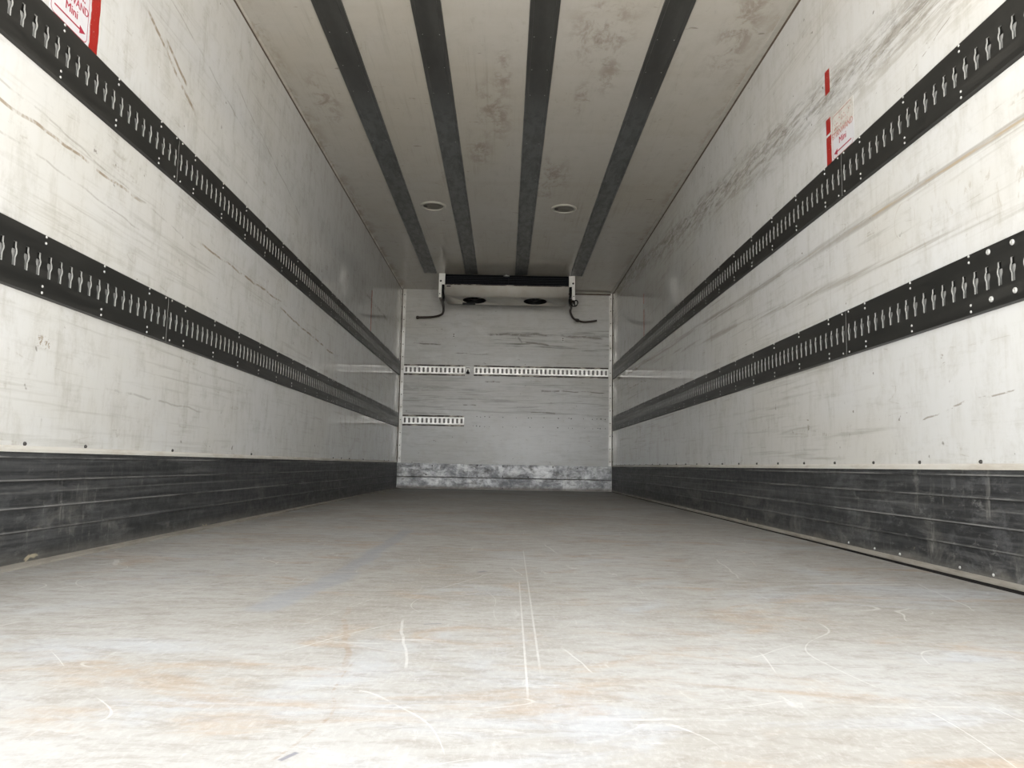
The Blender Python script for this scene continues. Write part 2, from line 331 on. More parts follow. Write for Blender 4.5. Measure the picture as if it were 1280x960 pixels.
def worn_sign():
    g = G('worn white sign film'); n = g.noise((1, 30, 45), 5, .7, .4, 9)
    top = g.sm(g.math('ADD', g.z, g.mul(g.math('SUBTRACT', n, .5), .05)), .085, .105)      # film rubbed away above the lettering
    return g.fin(g.mix(top, (.58, .58, .60), g.mix(g.sm(n, .45, .70), (.565, .55, .515), (.40, .37, .32))), .4)
M['signworn'] = worn_sign()
M['red'] = simple('red print', (.34, .012, .04), .4, 0, .2, (200, 200, 200), (.45, .16, .18))
M['redworn'] = simple('worn red print', (.40, .10, .09), .5, 0, .85, (160, 160, 160), (.55, .48, .42))
M['unit'] = simple('cream painted casing', (.52, .505, .46), .40, 0, .4, (9, 9, 9), (.42, .36, .28))
M['unitw'] = simple('white end plate', (.84, .83, .79), .40, 0, .15)
M['black'] = simple('black plastic', (.006, .006, .0065), .5, 0, .3, (20, 20, 20), None, .15)
M['coil'] = simple('dark coil fins', (.004, .0042, .0055), .60, 0, .4, (3, 20, 60), None, .06)
M['finlite'] = simple('coil guard wire', (.020, .021, .027), .45, 0, .3, (20, 20, 20), None, .2)
M['hose'] = simple('dark brown rubber hose', (.035, .024, .018), .5, 0, .4)
M['lens'] = simple('dull lamp lens', (.19, .18, .155), .45, 0, .45, (14, 14, 14), None, .2)
M['rim'] = simple('cream lamp rim', (.40, .385, .345), .4, 0, .2)
M['hole'] = simple('dark screw hole', (.02, .017, .014), .8, 0, .1)

# ---------------------------------------------------------------- mesh helpers
def box(bm, x0, x1, y0, y1, z0, z1, mi=0):
    v = [bm.verts.new(p) for p in ((x0, y0, z0), (x1, y0, z0), (x1, y1, z0), (x0, y1, z0), (x0, y0, z1), (x1, y0, z1), (x1, y1, z1), (x0, y1, z1))]
    for f in ((0, 3, 2, 1), (4, 5, 6, 7), (0, 1, 5, 4), (1, 2, 6, 5), (2, 3, 7, 6), (3, 0, 4, 7)):
        bm.faces.new([v[i] for i in f]).material_index = mi
def prism(bm, prof, axis, a0, a1, mi=0):
    """closed profile (list of 2-D points) swept along an axis: 'x' -> profile (y,z); 'y' -> (x,z); 'z' -> (x,y)"""
    def p(q, a): return {'x': (a, q[0], q[1]), 'y': (q[0], a, q[1]), 'z': (q[0], q[1], a)}[axis]
    A = [bm.verts.new(p(q, a0)) for q in prof]; B = [bm.verts.new(p(q, a1)) for q in prof]; n = len(prof)
    for i in range(n): bm.faces.new((A[i], A[(i+1) % n], B[(i+1) % n], B[i])).material_index = mi
    bm.faces.new(A[::-1]).material_index = mi; bm.faces.new(B).material_index = mi
def lathe(bm, prof, c, ax, seg=16, mi=0):
    """surface of revolution: prof = (radius, height) list; ax = unit axis vector"""
    ax = Vector(ax); t = Vector((0, 0, 1)) if abs(ax.z) < .9 else Vector((1, 0, 0)); e1 = ax.cross(t).normalized(); e2 = ax.cross(e1)
    rings = []
    for r, h in prof:
        if r < 1e-6: rings.append([bm.verts.new(Vector(c)+ax*h)])
        else: rings.append([bm.verts.new(Vector(c)+ax*h+(e1*math.cos(2*math.pi*i/seg)+e2*math.sin(2*math.pi*i/seg))*r) for i in range(seg)])
    for a, b in zip(rings, rings[1:]):
        for i in range(seg):
            j = (i+1) % seg
            q = [a[i % len(a)], a[j % len(a)], b[j % len(b)], b[i % len(b)]]
            u = []
            for k in q:
                if k not in u: u.append(k)
            if len(u) > 2: bm.faces.new(u).material_index = mi
def tube(bm, pts, r, seg=8, mi=0):
    pts = [Vector(p) for p in pts]; rings = []
    for i, p in enumerate(pts):
        d = (pts[min(i+1, len(pts)-1)]-pts[max(i-1, 0)]).normalized()
        t = Vector((0, 0, 1)) if abs(d.z) < .9 else Vector((1, 0, 0)); e1 = d.cross(t).normalized(); e2 = d.cross(e1)
        rr = r[i] if isinstance(r, (list, tuple)) else r
        rings.append([bm.verts.new(p+(e1*math.cos(2*math.pi*k/seg)+e2*math.sin(2*math.pi*k/seg))*rr) for k in range(seg)])
    for a, b in zip(rings, rings[1:]):
        for i in range(seg): bm.faces.new((a[i], a[(i+1) % seg], b[(i+1) % seg], b[i])).material_index = mi
    bm.faces.new(rings[0][::-1]).material_index = mi; bm.faces.new(rings[-1]).material_index = mi
def spline(pts, n=8):
    out = []; P = [Vector(p) for p in pts]; P = [P[0]]+P+[P[-1]]
    for i in range(1, len(P)-2):
        a, b, c, d = P[i-1:i+3]
        for k in range(n):
            t = k/n; out.append(.5*((2*b)+(c-a)*t+(2*a-5*b+4*c-d)*t*t+(3*b-a-3*c+d)*t**3))
    out.append(P[-2]); return out
def mesh(name, bm, mats, smooth=False, bevel=0):
    bmesh.ops.recalc_face_normals(bm, faces=bm.faces)
    me = bpy.data.meshes.new(name); bm.to_mesh(me); bm.free()
    for m in (mats if isinstance(mats, (list, tuple)) else [mats]): me.materials.append(m)
    if smooth:
        for p in me.polygons: p.use_smooth = True
    return me
def link(name, me, parent=None, loc=(0, 0, 0)):
    o = bpy.data.objects.new(name, me); C.objects.link(o); o.location = loc
    if parent: o.parent = parent
    return o
def obj(name, bm, mats, parent=None, loc=(0, 0, 0), smooth=False):
    return link(name, mesh(name, bm, mats, smooth), parent, loc)
def bevel(o, wd, seg=2):
    md = o.modifiers.new('bevel', 'BEVEL'); md.width = wd; md.segments = seg; md.limit_method = 'ANGLE'; return o
def struct(name, bm, mats, parent=None, loc=(0, 0, 0)):
    o = obj(name, bm, mats, parent, loc)
    if parent is None: o['kind'] = 'structure'
    return o
def thing(name, label, cat, loc=(0, 0, 0), group=None):
    o = bpy.data.objects.new(name, None); C.objects.link(o); o.location = loc; o.empty_display_size = .05
    return tag(o, label, cat, group)
def tag(o, label, cat, group=None):
    o['label'] = label; o['category'] = cat
    if group: o['group'] = group
    return o
def dup(root, loc, label):
    r = root.copy(); C.objects.link(r); r.location = loc; r['label'] = label
    for ch in root.children:
        c = ch.copy(); C.objects.link(c); c.parent = r
        for gch in ch.children:
            d = gch.copy(); C.objects.link(d); d.parent = c
    return r
def slot_cells(bm, centres, u0, u1, v0, v1, outline, P, depth, mi=0, mj=1):
    """flat strip u0..u1 x v0..v1 with one cut-out per centre; P(u,v,d) maps to space (d = depth behind the face).
    outline = right half of the cut-out as (half-width, v) from bottom to top."""
    bounds = [u0]+[(a+b)/2 for a, b in zip(centres, centres[1:])]+[u1]
    for c, a, b in zip(centres, bounds, bounds[1:]):
        vb, vt = outline[0][1], outline[-1][1]
        for s, e in ((1, b), (-1, a)):
            pts = [(c, v0), (e, v0), (e, v1), (c, v1), (c, vt)]+[(c+s*h, v) for h, v in outline[::-1]]+[(c, vb)]
            bm.faces.new([bm.verts.new(P(u, v, 0)) for u, v in pts]).material_index = mi
            jm = [(c, vb)]+[(c+s*h, v) for h, v in outline]+[(c, vt)]
            A = [bm.verts.new(P(u, v, 0)) for u, v in jm]; B = [bm.verts.new(P(u, v, depth)) for u, v in jm]
            for i in range(len(jm)-1): bm.faces.new((A[i], A[i+1], B[i+1], B[i])).material_index = mj

# ================================================================ room shell
T = .06
bm = bmesh.new(); box(bm, XL-T, XL, Y0, L+T, -.02, H+T); wl = struct('wall_left', bm, M['wall_l'])
bm = bmesh.new(); box(bm, XR, XR+T, Y0, L+T, -.02, H+T); wr = struct('wall_right', bm, M['wall_r'])
bm = bmesh.new(); box(bm, XL, XR, L, L+T, -.02, H+T); wb = struct('wall_back', bm, M['wall_b'])
bm = bmesh.new(); box(bm, XL, XR, Y0, L, H, H+T); ce = struct('ceiling', bm, M['ceil'])
bm = bmesh.new()
# floor plate stops short of the right wall, leaving the open joint
fx0, fx1 = XL+.003, XR-.026
prism(bm, [(fx0, Y0), (fx1-.012, Y0), (fx1-.004, 2.1), (fx1+.008, 3.2), (fx1+.0115, 4.5), (fx1+.0115, L-.004), (fx0, L-.004)], 'z', -.02, 0)
fl = struct('floor', bm, M['floor'])
bm = bmesh.new(); box(bm, XL-T, XR+T, Y0, L+T, -.10, -.02); box(bm, XR-.060, XR-.0005, Y0+.01, L, -.0198, -.006); box(bm, XR-.0085, XR-.0005, Y0+.01, L-.014, -.007, .004); struct('subfloor', bm, M['sub'])

# kick panels with raised ribs
def kick_profile(s):
    x = XL if s < 0 else XR
    k = 1 if s < 0 else -1
    zb = .006 if s < 0 else .0048
    pts = [(x, zb)]; d = .009
    pts.append((x+k*d, zb))
    for z in (.088, .146, .216, .274):
        pts += [(x+k*d, z-.005), (x+k*(d+.0035), z-.002), (x+k*(d+.0035), z+.002), (x+k*d, z+.005)]
    pts += [(x+k*d, KH), (x, KH)]
    return pts
for s, nm, mt in ((-1, 'baseboard_left', 'kick_l'), (1, 'baseboard_right', 'kick_r')):
    bm = bmesh.new(); prism(bm, kick_profile(s), 'y', Y0, L-.012); kp = struct(nm, bm, M[mt])
    if s > 0:
        for y in (2.37, 2.53, 2.72, 2.06, 1.92):
            bm = bmesh.new(); lathe(bm, [(.004, 0), (.004, .0015), (.002, .003), (0, .0032)], (XR-.009, y, .027), (-1, 0, 0), 10)
            obj('rivet', bm, M['rivet'], kp)
# metal kick plate across the front bulkhead, creased in the middle
bm = bmesh.new()
prism(bm, [(L, .004), (L-.010, .004), (L-.006, .128), (L-.012, .132), (L-.008, .138), (L-.006, .286), (L, .286)], 'x', XL+.012, XR-.012)
kb = struct('baseboard_back', bm, M['kick_b'])
for x, z in ((-.31, .27), (-.02, .27), (-.31, .15), (-.02, .15), (.27, .15), (-.02, .02), (-.82, .26), (.83, .26), (-.89, .16), (.55, .27)):
    bm = bmesh.new(); lathe(bm, [(.008, 0), (.008, .002), (.004, .004), (0, .0045)], (x, L-.0065, z), (0, -1, 0), 10)
    obj('screw', bm, M['darkrivet'], kb)
# trims along the tops of the kick panels
def trim(i, bm, mt): return struct('trim_%d' % i, bm, M[mt])
bm = bmesh.new(); prism(bm, [(XL, KH), (XL+.013, KH), (XL+.013, KH+.008), (XL+.007, KH+.016), (XL, KH+.016)], 'y', Y0, L-.055); t5 = trim(5, bm, 'cream')
bm = bmesh.new(); prism(bm, [(XR, KH), (XR-.013, KH), (XR-.013, KH+.011), (XR-.009, KH+.016), (XR, KH+.016)], 'y', Y0, L-.055); t6 = trim(6, bm, 'cream')
me = None
for t, x, sgn in ((t5, XL, 1), (t6, XR, -1)):
    bm = bmesh.new(); lathe(bm, [(.0055, 0), (.0055, .0025), (.003, .005), (0, .0055)], (0, 0, 0), (sgn, 0, 0), 10)
    me = mesh('screw', bm, M['darkrivet'])
    y = R0-RP*4
    while y < L-.2:
        if sgn < 0 or abs(y-R0-RP) < .01 or random.random() < .35: link('screw', me, t, (x, y+random.uniform(-.01, .01), KH+.021))
        y += RP
# corner angles at the front bulkhead
for i, s in ((1, -1), (2, 1)):
    x = XL if s < 0 else XR; k = -s
    bm = bmesh.new()
    prism(bm, [(x, L-.046), (x+k*.003, L-.046), (x+k*.003, L-.009), (x+k*.009, L-.003), (x+k*.047, L-.003), (x+k*.047, L), (x, L)], 'z', KH+.001, H)
    t = trim(i, bm, 'trim')
    bm = bmesh.new(); prism(bm, [(x+k*.003, L-.012), (x+k*.008, L-.0125), (x+k*.0125, L-.008), (x+k*.012, L-.003), (x+k*.003, L-.003)], 'z', KH+.001, H)
    obj('sealant_bead', bm, M['trimdk'], t)
    bm = bmesh.new(); lathe(bm, [(.006, 0), (.006, .002), (.003, .0035), (0, .004)], (0, 0, 0), (0, -1, 0), 8); me = mesh('screw', bm, M['darkrivet'])
    bm = bmesh.new(); lathe(bm, [(.006, 0), (.006, .002), (.003, .0035), (0, .004)], (0, 0, 0), (k, 0, 0), 8); me2 = mesh('screw', bm, M['darkrivet'])
    z = .34
    while z < H:
        link('screw', me, t, (x+k*.030, L-.003, z)); link('screw', me2, t, (x+k*.003, L-.028, z)); z += .1455
# coves between walls and ceiling
bm = bmesh.new(); prism(bm, [(XL, H), (XL, H-.012), (XL+.004, H-.012), (XL+.012, H-.004), (XL+.012, H)], 'y', Y0, L); t3 = trim(3, bm, 'ceil')
bm = bmesh.new(); prism(bm, [(XL, H-.012), (XL, H-.020), (XL+.004, H-.016), (XL+.004, H-.012)], 'y', Y0, L); obj('sealant_bead', bm, M['trimdk'], t3)
bm = bmesh.new(); prism(bm, [(XR, H), (XR, H-.008), (XR-.006, H-.008), (XR-.026, H-.004), (XR-.030, H)], 'y', Y0, L); t4 = trim(4, bm, 'rim')
bm = bmesh.new(); prism(bm, [(XR, H-.008), (XR, H-.017), (XR-.004, H-.013), (XR-.005, H-.008)], 'y', Y0, L); obj('sealant_bead', bm, M['trimdk'], t4)
bm = bmesh.new(); prism(bm, [(L, H), (L-.016, H), (L-.016, H-.004), (L, H-.016)], 'x', .70, XR-.03); t7 = trim(7, bm, 'rim')
bm = bmesh.new(); prism(bm, [(L, H-.016), (L-.004, H-.014), (L-.004, H-.030), (L, H-.030)], 'x', .70, XR-.03); obj('sealant_bead', bm, M['trimdk'], t7)
# floor edge strips
bm = bmesh.new(); prism(bm, [(XL+.0095, 0), (XL+.038, 0), (XL+.0385, .004), (XL+.034, .006), (XL+.0095, .009)], 'y', Y0, L-.012); trim(8, bm, 'edgestrip')
bm = bmesh.new(); prism(bm, [(XR, .0045), (XR-.0135, .0045), (XR-.0135, .009), (XR-.0105, .019), (XR, .019)], 'y', Y0, L-.012); trim(9, bm, 'edgestrip')
# screw holes left where a track was taken off the bulkhead
for z in (.826, .718):
    for x in (-.335, -.29, -.24, -.18, -.02, .13, .27, .29, .44, .60, .73, .76, .90, 1.0, 1.05, 1.09, 1.14):
        r = random.uniform(.0035, .007)
        bm = bmesh.new(); lathe(bm, [(r, 0), (r*1.05, .0012), (r*.7, .0014), (0, .0008)], (x+random.uniform(-.01, .01), L-.0002, z+random.uniform(-.004, .004)), (0, -1, 0), 8)
        obj('screw_hole', bm, M['hole'], wb)

# ================================================================ side rails
SP = RP/6
def rail(side, y0, y1, z0, label, extra=()):
    """slotted rail section; its face stands 11 mm off the wall"""
    x = XL if side < 0 else XR; k = -side
    g = 'slotted load rails on the %s wall' % ('left' if side < 0 else 'right')
    t = thing('load_rail', label, 'rail', (x, y0, z0), g)
    n = y1-y0
    cs = []; c = R0+SP*.5-SP*60
    while c < y1-.012:
        if c > y0+.012: cs.append(c-y0)
        c += SP
    half = [(.0064, .053), (.0066, .074), (.0086, .078), (.0110, .084), (.0112, .090), (.0090, .096), (.0064, .100), (.0060, .113)]
    FD = .0115
    bm = bmesh.new()
    slot_cells(bm, cs, 0.001, n-.001, .046, .121, half, lambda u, v, d: (k*(FD-d), u, v), .004)
    # plain bands above and below, lips back to the wall, end caps
    for a, b in ((.003, .046), (.121, RH-.003)):
        bm.faces.new([bm.verts.new((k*FD, u, v)) for u, v in ((.001, a), (n-.001, a), (n-.001, b), (.001, b))])
    for a, b in (((.003, FD), (0, 0)), ((RH-.003, FD), (RH, 0))):
        bm.faces.new([bm.verts.new((k*d, u, v)) for v, d, u in ((a[0], a[1], .001), (a[0], a[1], n-.001), (b[0], b[1], n-.001), (b[0], b[1], .001))])
    for u, sgn in ((.001, 1), (n-.001, -1)):
        bm.faces.new([bm.verts.new((k*d, u, v)) for v, d in ((0, 0), (.003, FD), (RH-.003, FD), (RH, 0))]).material_index = 1
    box(bm, *sorted((k*.0002, k*.0010)), .003, n-.003, .098, .130)  # black strip behind the slot tops, put in as painted recess shade
    obj('slotted_face', bm, [M['rail'], M['edge']], t)
    bm = bmesh.new(); box(bm, *sorted((k*.0002, k*.0010)), .003, n-.003, .044, .098)
    obj('backing_strip', bm, M['backing'], t)
    bm = bmesh.new(); lathe(bm, [(.0038, 0), (.0036, .0012), (.0022, .0022), (0, .0026)], (0, 0, 0), (k, 0, 0), 10); me = mesh('rivet', bm, M['rivet'])
    y = R0-RP*10
    ys = []
    while y < y1:
        if y > y0+.02: ys.append(y-y0)
        y += RP
    for u in ys:
        for v in (.011, .028, .143, .160): link('rivet', me, t, (k*FD, u, v))
    for u in (.028, n-.022):
        if y0+u > 1.4:
            for v in (.012, .157): link('rivet', me, t, (k*FD, u, v))
    if extra:
        bm = bmesh.new(); lathe(bm, [(.0075, 0), (.0072, .002), (.0048, .0035), (.0028, .0025), (0, .002)], (0, 0, 0), (k, 0, 0), 14); mb = mesh('bolt', bm, M['rivet'])
        for y, z in extra: link('bolt', mb, t, (k*FD, y-y0, z-z0))
    return t
J = [Y0, 2.688, 5.318, L-.048]
where = ('nearest', 'middle', 'farthest')
for side, sn in ((-1, 'left'), (1, 'right')):
    for i in range(3):
        for z0, row in ((UP0, 'upper'), (LO0, 'lower')):
            ex = ()
            if side > 0 and i == 0 and row == 'lower': ex = ((1.783, .837), (1.875, .839), (1.872, .716), (1.782, .718))
            if i == 0 and side < 0 and row == 'lower': ex = ()
            note = {('left', 'upper', 0): ', below the white sign', ('left', 'lower', 0): ', below the bare white stretch',
                    ('right', 'upper', 0): ', below the worn sign', ('right', 'lower', 0): ', with four round bolts',
                    }.get((sn, row, i), '')
            rail(side, J[i], J[i+1], z0, '%s section of black slotted load rail, %s row, %s wall%s' % (where[i], row, sn, note), ex)

# ================================================================ ceiling rails
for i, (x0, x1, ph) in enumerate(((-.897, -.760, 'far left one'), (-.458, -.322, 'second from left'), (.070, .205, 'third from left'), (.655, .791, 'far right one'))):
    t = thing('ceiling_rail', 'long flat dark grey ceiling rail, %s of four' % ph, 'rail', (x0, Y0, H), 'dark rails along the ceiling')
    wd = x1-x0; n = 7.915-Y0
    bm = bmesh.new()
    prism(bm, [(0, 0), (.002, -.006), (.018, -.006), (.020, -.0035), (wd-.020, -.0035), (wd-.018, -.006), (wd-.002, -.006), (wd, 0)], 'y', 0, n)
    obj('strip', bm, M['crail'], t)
    bm = bmesh.new(); lathe(bm, [(.0026, 0), (.0025, .0008), (.0014, .0014), (0, .0016)], (0, 0, 0), (0, 0, -1), 8); me = mesh('rivet', bm, M['rivet'])
    for y in (3.05, 3.40, 3.70, 3.97, 4.6, 5.2, 5.9, 6.6, 7.3):
        for u in (.028, wd-.028): link('rivet', me, t, (u, y-Y0, -.0035))

# ================================================================ ceiling lamps (off)
lamp0 = thing('ceiling_light', 'round recessed ceiling lamp, switched off, left of the two', 'lamp', (-.603, 5.80, H), 'round ceiling lamps')
bm = bmesh.new(); lathe(bm, [(.100, 0), (.100, -.006), (.094, -.012), (.084, -.012), (.080, -.004), (.080, 0)], (0, 0, 0), (0, 0, 1), 36); obj('rim', bm, M['rim'], lamp0, smooth=False)
bm = bmesh.new(); lathe(bm, [(.080, -.001), (.079, -.005), (.050, -.0065), (0, -.007)], (0, 0, 0), (0, 0, 1), 32); obj('lens', bm, M['lens'], lamp0)
bm = bmesh.new(); box(bm, -.070, -.045, -.008, .004, -.010, -.004); obj('clip', bm, M['black'], lamp0)
dup(lamp0, (.427, 5.80, H), 'round recessed ceiling lamp, switched off, right of the two')

# ================================================================ tracks on the bulkhead
def track(x0, x1, z0, label):
    n = x1-x0; t = thing('logistic_track', label, 'rail', (x0, L, z0), 'slotted tracks on the back wall')
    ns = round(n/.05); p = (n-.006)/ns; cs = [.003+p*(i+.5) for i in range(ns)]
    half = [(.006, .035), (.0115, .039), (.0130, .050), (.0112, .058), (.0112, .066), (.0130, .074), (.0115, .085), (.006, .089)]
    bm = bmesh.new()
    slot_cells(bm, cs, 0, n, .021, .103, half, lambda u, v, d: (u, -(.012-d), v), .003)
    for v, v2 in ((.021, .017), (.103, .107)):
        bm.faces.new([bm.verts.new(q) for q in ((0, -.012, v), (n, -.012, v), (n, -.002, v2), (0, -.002, v2))])
    for u in (0, n): bm.faces.new([bm.verts.new(q) for q in ((u, -.012, .021), (u, -.012, .103), (u, 0, .107), (u, 0, .017))])
    obj('slotted_face', bm, [M['zinc'], M['zinc']], t)
    bm = bmesh.new(); box(bm, .002, n-.002, -.0018, -.0004, .018, .106); obj('backing_strip', bm, M['trackback'], t)
    for a, b in ((0, .0165), (.1075, .124)):
        bm = bmesh.new(); box(bm, 0, n, -.003, 0, a, b); obj('flange', bm, M['rust'], t)
    bm = bmesh.new(); lathe(bm, [(.006, 0), (.005, .002), (0, .003)], (0, 0, 0), (0, -1, 0), 8); me = mesh('rivet', bm, M['darkrivet'])
    k = max(3, round(n/.31))
    for i in range(k+1):
        for v in (.008, .116): link('rivet', me, t, (.03+(n-.06)*i/k, -.003, v))
    return t
track(-1.180, -.478, 1.294, 'short slotted metal track on the back wall, upper left, beside the latch')
track(-.374, 1.176, 1.296, 'long slotted metal track spanning the right of the back wall')
track(-1.178, -.474, .711, 'short slotted metal track low on the back wall, left side')
# small black latch between the two upper tracks
t = thing('wall_latch', 'small black latch on the back wall between the two upper tracks', 'latch', (-.443, L, 1.315))
bm = bmesh.new(); box(bm, -.020, .020, -.003, 0, 0, .085); bevel(obj('plate', bm, M['trim'], t), .001)
bm = bmesh.new(); prism(bm, [(-.017, 0), (.017, 0), (.019, .022), (.008, .034), (.008, .050), (-.008, .050), (-.008, .034), (-.019, .022)], 'y', -.026, -.003); obj('catch', bm, M['black'], t)
bm = bmesh.new(); box(bm, -.020, .020, -.012, -.003, .068, .077); obj('hinge_pin', bm, M['rust'], t)
a0 = thing('wall_anchor', 'tiny oval screw plate on the back wall below the left end of the cooling unit', 'anchor', (-.617, L, 1.765), 'tiny screw plates on the back wall')
bm = bmesh.new(); prism(bm, [(.013*math.cos(i*math.pi/8), .028*math.sin(i*math.pi/8)) for i in range(16)], 'y', -.004, 0); obj('plate', bm, M['trim'], a0)
for z in (-.012, .012):
    bm = bmesh.new(); lathe(bm, [(.008, 0), (.007, .002), (0, .003)], (0, -.004, z), (0, -1, 0), 10); obj('screw', bm, M['darkrivet'], a0)
dup(a0, (.648, L, 1.742), 'tiny oval screw plate on the back wall below the right end of the cooling unit')

# ================================================================ evaporator under the ceiling
EY, EX0, EX1 = 7.93, -.672, .648
ev = thing('evaporator_unit', 'cream refrigeration evaporator with two fans hanging under the ceiling at the back', 'cooling unit', (0, EY, H))
ft, fb, bt = -.118, -.222, -.250        # front edge, front lower bend, underside (from the ceiling)
bm = bmesh.new()
# casing: sloped front, rolled bend, underside with two round fan openings
prof = [(.000, ft), (.005, -.135), (.016, -.160), (.032, -.184), (.054, -.207), (.080, -.226)]
def strip(bm, prof, x0, x1):
    for a, b in zip(prof, prof[1:]):
        bm.faces.new([bm.verts.new(q) for q in ((x0, *a), (x1, *a), (x1, *b), (x0, *b))])
strip(bm, prof, EX0, EX1)
ub0, ub1 = .080, .410
def under(u, v, d): return (u, v, -.226-(v-ub0)/(ub1-ub0)*.018+d)
circ = [(.128*math.sin(math.pi*i/20), .235-.128*math.cos(math.pi*i/20)) for i in range(1, 20)]
slot_cells(bm, [-.365, .300], EX0, EX1, ub0, ub1, circ, under, .05, 0, 1)
strip(bm, [(ub1, -.244), (.44, -.235), (.60, -.150), (.60, ft), (0, ft)], EX0, EX1)
for x in (EX0, EX1):
    bm.faces.new([bm.verts.new((x, *q)) for q in prof+[(ub1, -.244), (.44, -.235), (.60, -.150), (.60, ft)]])
bmesh.ops.remove_doubles(bm, verts=bm.verts, dist=.0004)
cas = obj('casing', bm, [M['unit'], M['black']], ev)
for p in cas.data.polygons:
    if p.material_index == 0 and abs(p.normal.x) < .1 and p.center.y < .41: p.use_smooth = True
bm = bmesh.new(); box(bm, EX0, EX1, -.004, .006, ft-.004, ft+.004); bevel(obj('front_lip', bm, M['rust'], ev), .002)
bm = bmesh.new(); box(bm, -.655, -.610, .001, .010, ft-.022, ft-.013); obj('nameplate', bm, M['black'], ev)
# fans inside the openings
for cx in (-.365, .300):
    bm = bmesh.new(); lathe(bm, [(.130, .052), (.130, .056), (0, .056)], (cx, .235, -.236), (0, 0, 1), 24); fan = obj('fan', bm, M['black'], ev)
    bm = bmesh.new(); lathe(bm, [(.040, .05), (.040, .012), (.030, .006), (0, .005)], (cx, .235, -.236), (0, 0, 1), 16)
    for q in range(5):
        a = q*2*math.pi/5; e = Vector((math.cos(a), math.sin(a), 0)); f = Vector((-math.sin(a), math.cos(a), 0)); o = Vector((cx, .235, -.236))
        vs = [o+e*.035-f*.012+Vector((0, 0, .020)), o+e*.118-f*.045+Vector((0, 0, .018)), o+e*.118+f*.040+Vector((0, 0, .042)), o+e*.035+f*.016+Vector((0, 0, .040))]
        bm.faces.new([bm.verts.new(v) for v in vs])
    obj('fan_blade_wheel', bm, M['black'], fan)
# coil behind horizontal guard wires
bm = bmesh.new(); box(bm, EX0, EX1, .016, .58, ft, -.004); obj('coil', bm, M['coil'], ev)
for z in (-.104, -.086, -.068, -.050, -.032):
    bm = bmesh.new(); tube(bm, [(EX0, .006, z), (EX1, .006, z)], .0035, 6); obj('guard_wire', bm, M['finlite'], ev)
# white end plates
for s, xe in ((-1, EX0), (1, EX1)):
    bm = bmesh.new()
    a, b, c = xe, xe+s*.034, xe+s*.066
    prism(bm, [(a, 0), (c, 0), (c, -.262), (b, -.262), (b, -.150), (b, -.120), (a, -.120)], 'y', -.006, .020)
    ep = bevel(obj('end_plate', bm, M['unitw'], ev), .003)
    bm = bmesh.new(); box(bm, *sorted((b+s*.030, c)), .020, .50, -.262, 0); obj('side_cheek', bm, M['unitw'], ep)
    bm = bmesh.new(); lathe(bm, [(.011, 0), (.010, .004), (0, .006)], (xe+s*.045, -.006, -.083), (0, -1, 0), 12); obj('bolt', bm, M['darkrivet'], ep)
    bm = bmesh.new(); lathe(bm, [(.006, 0), (.005, .003), (0, .004)], (xe+s*.052, -.006, -.222), (0, -1, 0), 10); obj('bolt', bm, M['darkrivet'], ep)
    bm = bmesh.new(); box(bm, *sorted((xe+s*.012, xe+s*.050)), .0, .02, -.003, .0); obj('foot', bm, M['black'], ep)
    bm = bmesh.new(); tube(bm, spline([(xe+s*.020, .008, -.120), (xe+s*.020, .012, -.20), (xe+s*.012, .03, -.255), (xe+s*.020, .10, -.275)]), .012, 8); obj('cable', bm, M['black'], ev)
hp = spline([(-.700, .06, -.270), (-.705, .25, -.285), (-.720, .45, -.320), (-.760, .60, -.330), (-.86, .655, -.345), (-1.03, .675, -.350)])
bm = bmesh.new(); tube(bm, hp, .0125, 10); h = obj('drain_hose', bm, M['hose'], ev); h['label'] = 'short dark drain hose bending left'
bm = bmesh.new(); lathe(bm, [(.019, -.01), (.020, .01), (.012, .02), (0, .02)], (-1.03, .675, -.350), (-1, 0, 0), 12); obj('hose_end', bm, M['hose'], h)
hp = spline([(.690, .06, -.262), (.672, .12, -.285), (.700, .30, -.275), (.705, .45, -.300), (.760, .60, -.345), (.86, .66, -.365), (.95, .68, -.358), (1.03, .68, -.345)])
bm = bmesh.new(); tube(bm, hp, .0125, 10); h = obj('drain_hose', bm, M['hose'], ev); h['label'] = 'longer dark drain hose bending right'
bm = bmesh.new(); lathe(bm, [(.021, -.015), (.021, .015)], (.800, .63, -.356), Vector((.9, .3, -.1)).normalized(), 12); obj('hose_clamp', bm, M['darkrivet'], h)
bm = bmesh.new(); lp = [(.675+.030*math.cos(a)+.004*i, .05+.004*i, -.275+.036*math.sin(a)) for i, a in enumerate([k*math.pi/6 for k in range(20)])]
tube(bm, lp, .007, 8); obj('cable_loop', bm, M['black'], ev)
# pipe clip in the middle of the coil
bm = bmesh.new(); prism(bm, [(-.050, -.018), (.012, -.018), (.012, -.012), (-.050, -.012)], 'y', -.024, .02)
prism(bm, [(-.026, -.012), (-.018, -.012), (-.018, 0), (-.026, 0)], 'y', -.020, -.010)
o = bevel(obj('pipe_clip', bm, M['rivet'], ev), .0015)
bm = bmesh.new(); tube(bm, [(.004, -.002, -.012), (.004, -.002, ft)], .003, 6); obj('sensor_wire', bm, M['finlite'], ev)
bm = bmesh.new(); box(bm, -.50, -.36, .33, .37, -.258, -.240); obj('drain_tray_clip', bm, M['black'], ev)

